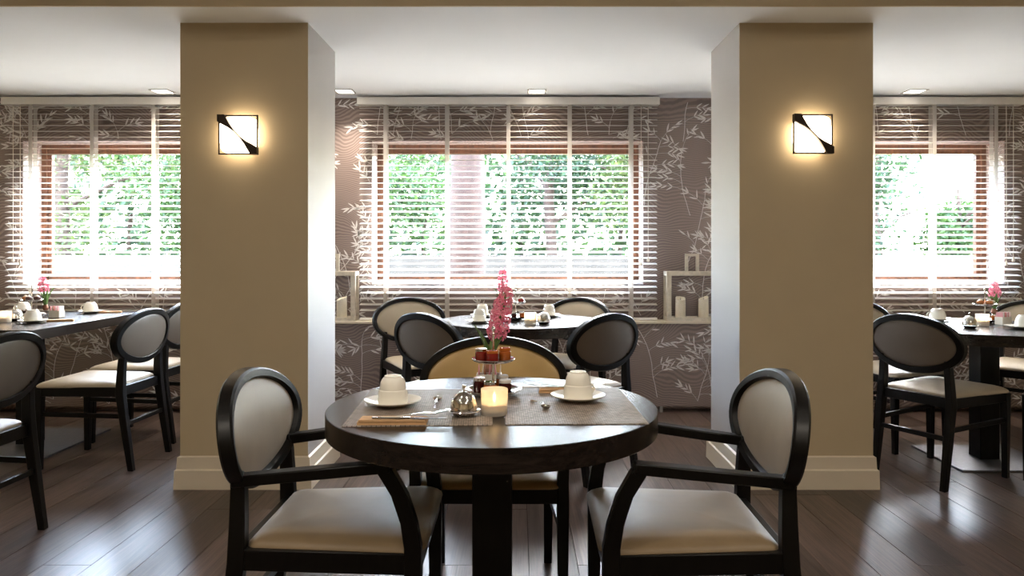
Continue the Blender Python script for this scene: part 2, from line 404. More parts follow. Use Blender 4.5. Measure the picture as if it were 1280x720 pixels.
# printed silver branches on the wallpaper
def leaf_print(name, parent, inside, fn, seeds, seed):
    rr = random.Random(seed); k = MB()
    def leaf(u, v, ang, L):
        w = L*rr.uniform(.085, .12); c, s = math.cos(ang), math.sin(ang)
        if not (inside(u, v) and inside(u+c*L, v+s*L)): return
        P = [(0, 0), (.22, .75), (.5, 1), (.8, .55), (1, 0), (.75, -.5), (.45, -.8), (.2, -.55)]
        base = len(k.v)
        k.v += [fn(u+c*L*p-s*w*q, v+s*L*p+c*w*q) for p, q in P]; k.f.append(tuple(range(base, base+8)))
    def stroke(pts, w):
        for (u0, v0), (u1, v1) in zip(pts, pts[1:]):
            if not (inside(u0, v0) and inside(u1, v1)): continue
            d = math.hypot(u1-u0, v1-v0) or 1; nx, ny = -(v1-v0)/d*w, (u1-u0)/d*w
            base = len(k.v); k.v += [fn(u0+nx, v0+ny), fn(u0-nx, v0-ny), fn(u1-nx, v1-ny), fn(u1+nx, v1+ny)]; k.f.append((base, base+1, base+2, base+3))
    def twig(u, v, ang, n):
        pts = [(u, v)]; side = 1 if math.cos(ang) > 0 else -1
        for j in range(n):
            ang -= side*rr.uniform(.05, .26); st = rr.uniform(.030, .044); u += math.cos(ang)*st; v += math.sin(ang)*st; pts.append((u, v))
            if j >= 1:
                for sg in (1, -1):
                    if rr.random() < .8: leaf(u, v, ang+sg*rr.uniform(.35, .8), rr.uniform(.05, .075))
        leaf(u, v, ang, .07); stroke(pts, .0011)
    for u, v in seeds:
        ang = PI/2+rr.uniform(-.45, .45); pts = [(u, v)]; n = rr.randint(10, 15)
        for j in range(n):
            ang += rr.uniform(-.16, .16); u += math.cos(ang)*.05; v += math.sin(ang)*.05; pts.append((u, v))
            if j > 1 and rr.random() < .7: twig(u, v, ang+rr.choice((-1, 1))*rr.uniform(.6, 1.1), rr.randint(3, 5))
        twig(u, v, ang, 4); stroke(pts, .0022)
    return obj(name, k.mesh(name, 0), 'leafprint', parent, kind='stuff')
def seeds_grid(x0, x1, z0, z1, sx, sz, seed):
    rr = random.Random(seed); out = []; z = z0; row = 0
    while z < z1:
        x = x0+(row % 2)*sx/2
        while x < x1: out.append((x+rr.uniform(-.08, .08), z+rr.uniform(-.08, .08))); x += sx
        z += sz; row += 1
    return out
def in_upper(u, v):
    return XL < u < XR and LEDGE_Z < v < CEIL-.005 and not any(a-.004 < u < b+.004 and WIN_Z0-.014 < v < WIN_Z1+.004 for a, b in WIN)
leaf_print('leaf_print', wall_back, in_upper, lambda u, v: (u, WALL_Y-.0012, v), seeds_grid(XL, XR, .5, 2.3, .36, .50, 11), 21)
leaf_print('leaf_print', wall_low, lambda u, v: XL < u < XR and .05 < v < .65, lambda u, v: (u, PANEL_Y-.0012, v), seeds_grid(XL, XR, -.2, .5, .33, .36, 12), 22)
for a, b in WIN:                                           # the papered reveals
    for x, sg in ((a, 1), (b, -1)):
        leaf_print('leaf_print', wall_back, lambda u, v: WALL_Y+.003 < u < FRAME_Y-.003 and WIN_Z0+.02 < v < WIN_Z1-.003,
                   lambda u, v, x=x, sg=sg: (x+sg*.0012, u, v), seeds_grid(WALL_Y+.05, FRAME_Y, .8, 2.0, .14, .25, 3), 31)

# ------------------------------------------------------------------ venetian blinds
BL_Y, BL_W, PITCH, TILT = 5.468, 2.233, 0.0428, math.radians(11)
def blind(cx, label, cord_side):
    t = thing('venetian_blind', label, 'blind', (cx, BL_Y, 0), 0, 'venetian blinds in front of the windows')
    part('headrail', 'headrail', lambda: MB().b2(-BL_W/2, BL_W/2, -.045, .04, 2.270, 2.326), 'slat', t, bevel=.002)
    z = 2.250; zs = []
    while z > LEDGE_Z+.035:
        zs.append(z)
        part('slat', 'slat', lambda: MB().box((0, 0, 0), (BL_W-.03, .05, .003)), 'slat', t, loc=(0, 0, z), rot=(TILT, 0, 0)); z -= PITCH
    part('bottom_rail', 'bottom_rail', lambda: MB().box((0, 0, 0), (BL_W-.03, .05, .016)), 'slat', t, loc=(0, 0, LEDGE_Z+.012), bevel=.002)
    for j in range(5):
        x = -BL_W/2+.207+j*(BL_W-.414)/4
        for dy in (-.0275, .0275):
            part('ladder_tape', 'tape', lambda: MB().b2(-.0145, .0145, -.0006, .0006, LEDGE_Z+.005, 2.27), 'tape', t, loc=(x, dy, 0))
    for dx, zb in ((.085, 1.145), (.137, 1.115)):
        x = cord_side*(BL_W/2-dx)
        c = part('lift_cord', ('cord', zb), lambda: MB().tube([(0, 0, 2.27), (0, 0, zb)], .0022, 6), 'cord', t, loc=(x, -.036, 0))
        part('tassel', 'tassel', lambda: MB().lathe([(0, 0), (.009, .002), (.0105, .012), (.006, .03), (.003, .038), (0, .038)], 10), 'cord', c, loc=(0, 0, zb-.036))
blind(-2.698, 'cream wooden venetian blind over the window by the rectangular table', -1)
blind(-0.074, 'cream wooden venetian blind over the window between the two pillars', 1)
blind(2.622, 'cream wooden venetian blind over the window beyond the right wall lamp', 1)

# ------------------------------------------------------------------ lamps
def downlight(x, y, z, power, label, grp, seen=True):
    t = thing('ceiling_light', label, 'ceiling light', (x, y, z), 0, grp)
    def fr():
        k = MB(); A = .068; B = .056
        vs = [(sx*A, sy*A, zz) for zz in (-.004, 0) for sx, sy in ((-1,-1),(1,-1),(1,1),(-1,1))]+[(sx*B, sy*B, zz) for zz in (-.004, 0) for sx, sy in ((-1,-1),(1,-1),(1,1),(-1,1))]
        fs = []
        for j in range(4):
            q = (j+1) % 4; fs += [(j, q, q+8, j+8), (j+4, j+12, q+12, q+4), (j, j+4, q+4, q), (j+8, q+8, q+12, j+12)]
        return k.add(vs, fs)
    part('trim_ring', 'dl_ring', fr, 'white', t)
    part('diffuser', 'dl_diff', lambda: MB().b2(-.0555, .0555, -.0555, .0555, -.003, -.0005), 'lamp', t)
    d = bpy.data.lights.new('downlight', 'AREA'); d.shape = 'SQUARE'; d.size = .11; d.energy = power; d.color = (1, .90, .76); d.spread = math.radians(100 if z == CEIL else 176)
    lo = bpy.data.objects.new('downlight', d); COL.objects.link(lo); lo.parent = t; lo.location = (0, 0, -.006)
DLY = 5.30
for px, lb in ((203, 'small square ceiling downlight above the rectangular table blind'), (431, 'small square ceiling downlight beside the flank of the left pillar'),
               (671, 'small square ceiling downlight above the middle blind'), (1143, 'small square ceiling downlight above the blind beyond the right pillar')):
    downlight((px-HX)/FPX*DLY, DLY, CEIL, LAMP_POWER, lb, 'recessed downlights along the window wall')
for x, y, w, p in ((-1.7, .3, 'left', 1), (1.7, .3, 'right', 1), (-1.6, -1.6, 'rear left', 1), (1.6, -1.6, 'rear right', 1), (-.75, 1.5, 'above the left armchair', .28), (.75, 1.5, 'above the right armchair', .28)):  # unseen lamps, added to brighten the pillar fronts and the front table
    downlight(x, y, CEIL2, FRONT_FILL_POWER*p, 'unseen square fill downlight added in the front ceiling, %s one' % w, 'added fill downlights of the front ceiling')

def sconce(x, z, label):
    t = thing('wall_lamp', label, 'wall lamp', (x, 3.70, z), 0, 'square wall lamps on the pillars')
    h = .0985
    fn = lambda u, v, tt: (u, -tt, v)
    def half(flip):
        def f():
            P = [(-.058, .088), (.03, .0905), (.062, .088), (.078, .080), (.086, .066), (.0895, .03), (.0905, -.02), (.089, -.058), (.074, -.048), (.048, -.0345), (.019, -.0125), (.004, .004), (-.0125, .0205), (-.0325, .048), (-.048, .074)]
            if flip: P = [(-a, -b) for a, b in P]
            k = MB(); C = (sum(a for a, b in P)/len(P), sum(b for a, b in P)/len(P))
            sc = lambda s_: [(C[0]+(a-C[0])*s_, C[1]+(b-C[1])*s_) for a, b in P]
            return k.rings([[fn(u, v, .018) for u, v in P], [fn(u, v, .052) for u, v in P], [fn(u, v, .060) for u, v in sc(.96)], [fn(u, v, .066) for u, v in sc(.85)], [fn(u, v, .069) for u, v in sc(.5)]])
        return f
    part('backplate', 'sc_back', lambda: MB().b2(-.07, .07, -.016, -.0005, -.07, .07), 'bronze', t, bevel=.003)
    part('glass_shade', 'sc_g1', half(False), 'opal', t); part('glass_shade', 'sc_g2', half(True), 'opal', t)
    def strap():
        P = [(-h, h), (-.064, h), (-.050, .074), (-.034, .046), (-.014, .0185), (.002, .002), (.018, -.0145), (.048, -.036), (.074, -.049), (h, -.064), (h, -h), (.064, -h), (.050, -.074), (.034, -.046), (.014, -.0185), (-.002, -.002), (-.018, .0145), (-.048, .036), (-.074, .049), (-h, .064)]
        return MB().prism(P, fn, .040, .0715)
    part('diagonal_strap', 'sc_strap', strap, 'bronze', t, bevel=.0015)
    def frame():
        A = h; B = h-.007; k = MB()
        q = lambda r, y: [(-r, y, -r), (r, y, -r), (r, y, r), (-r, y, r)]
        vs = q(A, -.046)+q(B, -.046)+q(A, -.054)+q(B, -.054); fs = []
        for j in range(4):
            i = (j+1) % 4; fs += [(j, i, i+4, j+4), (j+8, j+12, i+12, i+8), (j+4, i+4, i+12, j+12), (j, j+8, i+8, i)]
        return k.add(vs, fs)
    part('frame', 'sc_frame', frame, 'bronze', t)
sconce(-1.389, 1.769, 'square opal glass wall lamp with diagonal bronze strap on the left pillar')
sconce(1.460, 1.773, 'square opal glass wall lamp with diagonal bronze strap on the right pillar')

# ------------------------------------------------------------------ chairs (local: faces +x, origin on the floor under the seat)
def chair(arm, x, y, deg, label, group, gold=False):
    t = thing('armchair' if arm else 'dining_chair', label, 'chair', (x, y, 0), math.radians(deg), group)
    A = 'arm' if arm else 'side'
    fy, ry = (.232, .205) if arm else (.205, .19)
    oa, ob, zc = (.262 if arm else .250), .138, .714         # centre line of the oval frame
    lea = 'leather2' if gold else 'leather' if arm else 'leather4'
    bx = lambda v, z: -.215-.16*(z-.44)+.48*v*v
    def seat():
        fw, bw, x0, x1 = (.238 if arm else .228), (.205 if arm else .195), -.205, .25
        out = []
        def corner(cx, cy, r, a0):
            for j in range(6):
                a = a0+PI/2*j/5; out.append((cx+r*math.cos(a), cy+r*math.sin(a)))
        corner(x1-.045, fw-.045, .045, 0); corner(x0+.03, bw-.03, .03, PI/2); corner(x0+.03, -bw+.03, .03, PI); corner(x1-.045, -fw+.045, .045, 1.5*PI)
        cx = .02; rg = []
        for s_, z in ((.99, .450), (1.0, .4545), (.993, .460), (.965, .467), (.91, .474), (.80, .4815), (.62, .487), (.38, .4905), (.14, .492)):
            rg.append([(cx+(a-cx)*s_, b*s_, z) for a, b in out])
        return MB().rings(rg)
    part('seat', A+'seat', seat, lea, t)
    def oval_frame():
        N = 56; rg = []
        for i in range(N):
            a = 2*PI*i/N; c, s = math.cos(a), math.sin(a)
            nx = Vector((c/oa, s/ob)).normalized()
            def P(r, d):
                v = oa*c+nx.x*r; z = zc+ob*s+nx.y*r; return (bx(v, z)+d, v, z)
            rg.append([P(-.0195, -.014), P(-.016, -.020), P(.010, -.020), P(.0155, -.014), P(.0155, .015), P(.010, .021), P(-.008, .021), P(-.0115, .017)])
        k = MB(); n = 8
        for r in rg: k.v += r
        for i in range(N):
            for j in range(n):
                k.f.append((i*n+j, i*n+(j+1) % n, ((i+1) % N)*n+(j+1) % n, ((i+1) % N)*n+j))
        return k
    part('back_frame', A+'oval', oval_frame, 'black', t)
    def pad(front):
        def f():
            N = 48; k = MB(); ia, ib = (oa-.010, ob-.010) if front else (oa-.017, ob-.017); rr = (1.0, .97, .9, .78, .6, .38, .16)
            for r in rr:
                for i in range(N):
                    a = 2*PI*i/N; v = ia*r*math.cos(a); z = zc+ib*r*math.sin(a)
                    d = (.004+.026*(1-r*r)**.6) if front else (-.008-.010*(1-r*r)**.6)
                    k.v.append((bx(v, z)+d, v, z))
            for q in range(len(rr)-1):
                for i in range(N): k.f.append((q*N+i, q*N+(i+1) % N, (q+1)*N+(i+1) % N, (q+1)*N+i))
            k.f.append(tuple((len(rr)-1)*N+i for i in range(N)))
            return k
        return f
    part('back_cushion', A+'padf', pad(True), lea, t)
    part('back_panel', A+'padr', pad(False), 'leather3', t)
    for sg in (-1, 1):
        yt = .19 if arm else .178
        part('leg', A+'rear%d' % sg, lambda: MB().loft([((-.283, sg*ry, 0), .030, .030), ((-.25, sg*ry, .22), .038, .034), ((-.222, sg*ry, .42), .044, .036), ((-.222, sg*(ry*.4+yt*.6), .52), .040, .034), ((bx(yt, .60), sg*yt, .60), .036, .032), ((bx(yt, .64), sg*yt, .64), .030, .024)]), 'black', t, bevel=.003)
        if arm:
            part('leg', A+'front%d' % sg, lambda: MB().loft([((.225, sg*fy, 0), .030, .030), ((.222, sg*fy, .40), .042, .038), ((.221, sg*fy, .47), .042, .036), ((.212, sg*(fy+.004), .53), .040, .034), ((.190, sg*(fy+.008), .60), .040, .034), ((.158, sg*(fy+.010), .655), .042, .034), ((.150, sg*(fy+.010), .668), .042, .034)]), 'black', t, bevel=.003)
            part('armrest', A+'rest%d' % sg, lambda: MB().bar((.168, sg*(fy+.010), .671), (-.232, sg*(yt+.012), .622), .042, .028), 'black', t, bevel=.004)
        else:
            part('leg', A+'front%d' % sg, lambda: MB().loft([((.225, sg*fy, 0), .028, .028), ((.222, sg*fy, .42), .040, .038), ((.222, sg*fy, .448), .040, .038)]), 'black', t, bevel=.003)
        part('seat_rail', A+'srail%d' % sg, lambda: MB().bar((-.21, sg*ry, .428), (.215, sg*fy, .428), .026, .052), 'black', t, bevel=.002)
        part('stretcher', A+'sstr%d' % sg, lambda: MB().bar((-.238, sg*ry, .295), (.218, sg*fy, .305), .018, .024), 'black', t, bevel=.002)
    part('seat_rail', A+'frail', lambda: MB().bar((.226, -fy, .428), (.226, fy, .428), .026, .052), 'black', t, bevel=.002)
    part('seat_rail', A+'rrail', lambda: MB().bar((-.215, -ry, .428), (-.215, ry, .428), .026, .052), 'black', t, bevel=.002)
    part('stretcher', A+'rstr', lambda: MB().bar((-.246, -ry, .252), (-.246, ry, .252), .018, .024), 'black', t, bevel=.002)
    return t
G1, G2, G3, G4 = 'armchairs round the front table', 'chairs round the table by the middle window', 'chairs along the rectangular table', 'chairs round the table beyond the right pillar'
chair(True, -.480, 2.045, 0, 'black armchair with oval taupe leather back in front of the left pillar', G1)
chair(True, .452, 2.030, 179, 'black armchair with oval taupe leather back in front of the right pillar', G1)
chair(True, -.092, 2.545, -90, 'black armchair with gold leather oval back behind the front table, facing the camera', G1, gold=True)
chair(False, -.33, 4.09, 48, 'dark oval-backed chair seen from behind, left front of the middle window table', G2)
chair(False, .30, 4.055, 131.8, 'dark oval-backed chair seen from behind, right front of the middle window table', G2)
chair(False, -.64, 4.90, -60, 'oval-backed chair showing its pale leather front, left of the middle window table', G2)
chair(False, .28, 4.92, -125, 'oval-backed chair showing its pale front just beyond the middle window table', G2)
chair(False, -2.37, 4.197, 176.8, 'oval-backed chair with its whole outline in view at the rectangular table', G3)
chair(False, -2.41, 4.76, 177, 'oval-backed chair half hidden by the left pillar at the rectangular table', G3)
chair(False, -2.33, 2.98, 178, 'nearest oval-backed chair at the left edge of the picture, cut by the frame', G3)
chair(False, 2.27, 3.95, 28, 'oval-backed chair seen from behind beside the right pillar, pale seat', G4)
chair(False, 2.32, 4.60, -69, 'chair mostly hidden behind the pillar and the oval-backed chair at the right', G4)
chair(False, 3.24, 4.72, -138, 'pale fronted oval chair beyond the right table, cut by the picture edge', G4)
chair(False, 2.90, 3.66, 107, 'chair of which only a front leg shows at the right picture edge', G4)

# ------------------------------------------------------------------ tables
TZ = .76
def round_table(x, y, R, label):
    t = thing('round_table', label, 'table', (x, y, 0), 0, 'dark round pedestal tables')
    part('table_top', ('top', R), lambda: MB().lathe([(0, TZ-.06), (R-.002, TZ-.06), (R, TZ-.058), (R, TZ-.002), (R-.002, TZ), (0, TZ)], 96), 'tabletop', t)
    pedestal(t)
    return t
def pedestal(t, off=(0, 0)):
    part('post', 'post', lambda: MB().b2(-.055, .055, -.055, .055, .012, TZ-.072), 'black', t, loc=(off[0], off[1], 0), bevel=.003)
    part('top_bracket', 'bracket', lambda: MB().b2(-.2, .2, -.2, .2, TZ-.072, TZ-.0605), 'black', t, loc=(off[0], off[1], 0))
    part('base_plate', 'plate', lambda: MB().b2(-.28, .28, -.26, .26, 0, .012), 'steel', t, loc=(off[0], off[1], 0), bevel=.002)
TX, TY = -.073, 2.09
BX, BY = .012, 4.58
RX, RY = 2.67, 4.22
round_table(TX, TY, .461, 'dark round pedestal table laid for two in the foreground')
round_table(BX, BY, .50, 'dark round pedestal table under the middle window')
round_table(RX, RY, .50, 'dark round pedestal table beyond the right pillar, cut by picture edge')
LT = thing('rectangular_table', 'dark rectangular table with laid cups at the left picture edge', 'table', (-3.01, 4.62, 0), 0)
obj('table_top', MB().b2(-.36, .36, -.61, .60, TZ-.06, TZ), 'tabletop', LT, bevel=.003)
part('post', 'post', None, 'black', LT, loc=(0, -.08, 0), bevel=.003)
part('top_bracket', 'bracket', None, 'black', LT, loc=(0, -.08, 0))
obj('base_plate', MB().b2(-.30, .30, -.49, .28, 0, .012), 'steel', LT, bevel=.002)

# ------------------------------------------------------------------ table ware
def handle(r, z0, z1):
    return MB().tube([(r-.006, 0, z0), (r+.012, 0, z0-.002), (r+.022, 0, (z0+z1)/2), (r+.014, 0, z1), (r-.008, 0, z1+.004)], .0035, 8)
def saucer(x, y, label, z=TZ):
    o = part('saucer', 'saucer', lambda: MB().lathe([(0, 0), (.03, 0), (.036, .002), (.074, .0135), (.079, .0165), (.079, .0185), (.072, .0165), (.05, .009), (.034, .0065), (0, .006)], 40), 'china', None, loc=(x, y, z))
    return tag(o, label, 'saucer', 'saucers under the upturned cups')
def cup(x, y, label, kind=0, rz=0, z=TZ+.0065):
    t = thing('cup', label, 'cup', (x, y, z), rz, 'upturned cups on the laid tables')
    if kind == 0:
        part('body', 'cup0', lambda: MB().lathe([(.0385, .003), (.0395, 0), (.0418, 0), (.0415, .016), (.0405, .035), (.0395, .0385), (.0372, .040), (.0368, .048), (.0345, .060), (.0305, .068), (.027, .0725), (.0245, .0735), (.0235, .0775), (.021, .0775), (.020, .0745), (0, .074)], 40), 'china', t)
        part('handle', 'cuph0', lambda: handle(.040, .012, .034), 'china', t)
    else:
        part('body', 'cup1', lambda: MB().lathe([(.0455, .003), (.0465, 0), (.0488, 0), (.0475, .018), (.044, .038), (.0385, .054), (.032, .063), (.0285, .066), (.0275, .071), (.025, .071), (.024, .0675), (0, .067)], 36), 'china', t)
        part('handle', 'cuph1', lambda: handle(.045, .015, .045), 'china', t)
    return t
def cloche(x, y, label, s=1.0):
    t = thing('butter_cloche', label, 'butter dish', (x, y, TZ), 0, 'chrome butter dishes'); t.scale = (s, s, s)
    part('dish', 'cl_dish', lambda: MB().lathe([(0, 0), (.026, 0), (.030, .003), (.034, .012), (.046, .015), (.0475, .017), (.046, .0185), (.034, .0165), (0, .0165)], 36), 'chrome', t)
    d = part('dome', 'cl_dome', lambda: MB().lathe([(.0385, .0187), (.0385, .024), (.0375, .036), (.033, .050), (.025, .061), (.014, .068), (.004, .0705), (0, .0705)], 36), 'chrome', t)
    part('knob', 'cl_knob', lambda: MB().lathe([(.003, .070), (.0025, .076), (.0055, .080), (.006, .084), (.004, .0885), (0, .0895)], 14), 'chrome', d)
    return t
def candle(x, y, label, power=.35):
    t = thing('tealight_holder', label, 'candle', (x, y, TZ), 0, 'lit tealights in frosted glasses')
    part('glass', 'tl_glass', lambda: MB().lathe([(0, .001), (.032, .001), (.0345, .003), (.0360, .068), (.0355, .0695), (.0345, .0690), (.0330, .012), (0, .011)], 36), 'frost', t)
    part('wax', 'tl_wax', lambda: MB().lathe([(0, .0115), (.0315, .0115), (.0315, .030), (.030, .0305), (0, .030)], 28), 'wax', t)
    f = part('flame', 'tl_flame', lambda: MB().lathe([(0, .034), (.0035, .038), (.0048, .044), (.003, .054), (0, .062)], 12), 'flame', t)
    d = bpy.data.lights.new('candlelight', 'POINT'); d.energy = power; d.color = (1, .70, .38); d.shadow_soft_size = .006
    lo = bpy.data.objects.new('candlelight', d); COL.objects.link(lo); lo.parent = t; lo.location = (0, 0, .050)
    return t
def stand(x, y, label, rz=0):
    t = thing('tiered_stand', label, 'cake stand', (x, y, TZ), rz, 'two-tier chrome stands')
    part('plate', 'st_low', lambda: MB().lathe([(0, .004), (.03, .004), (.03, 0), (.036, 0), (.040, .008), (.076, .016), (.084, .022), (.085, .0245), (.083, .0245), (.075, .0195), (.04, .0115), (0, .011)], 44), 'chrome', t)
    part('plate', 'st_up', lambda: MB().lathe([(0, .104), (.05, .104), (.062, .109), (.0655, .114), (.0645, .1155), (.060, .1125), (.05, .1075), (0, .107)], 40), 'chrome', t)
    p = part('pole', 'st_pole', lambda: MB().lathe([(0, .011), (.008, .011), (.005, .018), (.0038, .03), (.0038, .098), (.008, .103), (.004, .108), (.0035, .185), (.005, .188), (.003, .192), (.003, .196), (0, .197)], 14), 'chrome', t)
    part('finial', 'st_fin', lambda: MB().lathe([(0, .194), (.005, .197), (.0065, .203), (.004, .209), (0, .212)], 14), 'chrome', p)
    return t
def jar(x, y, z, fill, lid, label, r=.017, h=.036):
    t = thing('jam_jar', label, 'jar', (x, y, z), 0, 'small preserve jars')
    part('glass_body', ('jar', r, h), lambda: MB().lathe([(0, 0), (r*.92, 0), (r, .003), (r, h*.78), (r*.86, h*.86), (r*.86, h*.92), (0, h*.92)], 24), fill, t)
    part('lid', ('jarlid', r, h), lambda: MB().lathe([(r*.95, h*.86), (r*.97, h*.87), (r*.97, h*1.06), (r*.9, h*1.1), (0, h*1.1)], 24), lid, t)
    return t
def pastry(x, y, z, mat, label, s=1.0, rz=0):
    t = thing('small_cake', label, 'cake', (x, y, z), rz, 'small cakes on the tiered stands'); t.scale = (s, s, s)
    part('sponge', 'cake', lambda: MB().lathe([(0, 0), (.014, 0), (.0185, .012), (.021, .019), (.017, .026), (.008, .030), (0, .031)], 18), mat, t)
    part('topping', 'caket', lambda: MB().lathe([(.0135, .0285), (.010, .032), (.006, .037), (0, .039)], 14), 'cream' if mat != 'cream' else 'redjam', t)
    return t
def placemat(x, y, w, d, rz, label):
    o = obj('placemat', MB().box((0, 0, .0012), (w, d, .0024)), 'mat', None, loc=(x, y, TZ), rot=(0, 0, rz))
    return tag(o, label, 'placemat', 'woven placemats')
def pouch(x, y, rz, label, L=.172, w=.066, z=TZ):
    t = thing('napkin_pouch', label, 'napkin', (x, y, z), rz, 'tan cutlery napkins')
    part('fold', ('pf', L, w), lambda: MB().rings([[(-L/2, -w/2, 0), (-L/2, w/2, 0), (-L/2, w/2, .004), (-L/2, w/2-.006, .0075), (-L/2, -w/2+.004, .0075), (-L/2, -w/2, .005)],
                                                    [(L/2, -w/2, 0), (L/2, w/2, 0), (L/2, w/2, .004), (L/2, w/2-.006, .0075), (L/2, -w/2+.004, .0075), (L/2, -w/2, .005)]]), 'napkin', t)
    part('flap', ('pf2', L, w), lambda: MB().rings([[(-L/2+.004, -w/2-.001, .0078), (-L/2+.004, w/2-.012, .0080), (-L/2+.004, w/2-.012, .0112), (-L/2+.004, -w/2-.001, .0125)],
                                                     [(L/2-.003, -w/2-.001, .0078), (L/2-.003, w/2-.012, .0080), (L/2-.003, w/2-.012, .0105), (L/2-.003, -w/2-.001, .0118)]]), 'napkin', t)
    return t
def spoon(x, y, rz, label, z=TZ+.0026, L=.135):
    t = thing('teaspoon', label, 'spoon', (x, y, z), rz, 'teaspoons')
    def bowl():
        k = MB(); N = 20; rg = []
        for r, dz in ((1, .0085), (.94, .0092), (.8, .006), (.5, .0032), (.15, .0022)):
            rg.append([(.020*r*math.cos(2*PI*i/N)+L*.36, .0125*r*math.sin(2*PI*i/N), dz) for i in range(N)])
        k.rings(rg, False, True)
        k.rings([[(p[0], p[1], p[2]-.0018) for p in r] for r in rg], False, True)
        return k
    part('bowl', 'sp_bowl', bowl, 'chrome', t)
    part('handle', 'sp_handle', lambda: MB().rings([[(a, -w, b), (a, w, b), (a, w, b+.002), (a, -w, b+.002)] for a, w, b in ((L*.25, .003, .0075), (L*.18, .0022, .0085), (-.02, .0024, .0055), (-L*.4, .0042, .0016), (-L*.5, .0030, .0008))]), 'chrome', t)
    return t
def fork(x, y, rz, label, z=TZ+.0026, tilt=0):
    t = thing('fork', label, 'fork', (x, y, z), rz, 'forks'); t.rotation_euler = (0, tilt, rz)
    part('handle', 'fk_h', lambda: MB().rings([[(a, -w, b), (a, w, b), (a, w, b+.002), (a, -w, b+.002)] for a, w, b in ((-.09, .003, 0), (-.08, .005, 0), (-.02, .003, .003), (.02, .0025, .005), (.032, .009, .003), (.045, .0105, .001))]), 'chrome', t)
    for j in range(4):
        part('tine', 'fk_t', lambda: MB().bar((.043, 0, .002), (.085, 0, .007), .0024, .0018), 'chrome', t, loc=(0, -.0087+j*.0058, 0))
    return t
def knife(x, y, rz, label, z=TZ+.0026):
    t = thing('table_knife', label, 'knife', (x, y, z), rz, 'table knives')
    part('handle', 'kn_h', lambda: MB().rings([[(a, -w, 0), (a, w, 0), (a, w, .005), (a, -w, .005)] for a, w in ((-.095, .004), (-.09, .0055), (-.02, .005), (0, .004))]), 'chrome', t)
    part('blade', 'kn_b', lambda: MB().rings([[(a, -w, .001), (a, w*.6, .001), (a, w*.6, .003), (a, -w, .0022)] for a, w in ((0, .0045), (.01, .008), (.07, .008), (.09, .004), (.094, .001))]), 'chrome', t)
    return t
def sugar_holder(x, y, rz, where, n=7):
    t = thing('sugar_holder', 'white sugar packet holder '+where, 'holder', (x, y, TZ), rz, 'white packet holders')
    def bx_():
        w, d, h, th = .080, .048, .045, .003; k = MB()
        o_ = [(-w/2, -d/2), (w/2, -d/2), (w/2, d/2), (-w/2, d/2)]; i_ = [(-w/2+th, -d/2+th), (w/2-th, -d/2+th), (w/2-th, d/2-th), (-w/2+th, d/2-th)]
        return k.rings([[(a, b, 0) for a, b in o_], [(a, b, h) for a, b in o_], [(a, b, h) for a, b in i_], [(a, b, .004) for a, b in i_]])
    part('box', 'sh_box', bx_, 'china', t, bevel=.001)
    c, s = math.cos(rz), math.sin(rz)
    for j in range(n):
        mt = ('pinkpaper', 'whitepaper', 'brownpaper', 'pinkpaper', 'whitepaper')[j % 5]
        u = -.033+.011*j
        if abs(u) > .036: continue
        dx = u
        o = part('sugar_packet', 'packet', lambda: MB().rings([[(-.002, -.019, 0), (.002, -.019, 0), (.002, .019, 0), (-.002, .019, 0)], [(-.003, -.019, .03), (.003, -.019, .03), (.003, .019, .03), (-.003, .019, .03)], [(-.0006, -.0195, .068), (.0006, -.0195, .068), (.0006, .0195, .068), (-.0006, .0195, .068)]]), mt, None,
                 loc=(x+c*dx, y+s*dx, TZ+.0045), rot=(0, .05*math.sin(j*2.3), rz))
        tag(o, '%s paper sugar packet standing in the holder %s' % ({'pinkpaper': 'pink', 'whitepaper': 'white', 'brownpaper': 'brown'}[mt], where), 'packet', 'sugar packets '+where)
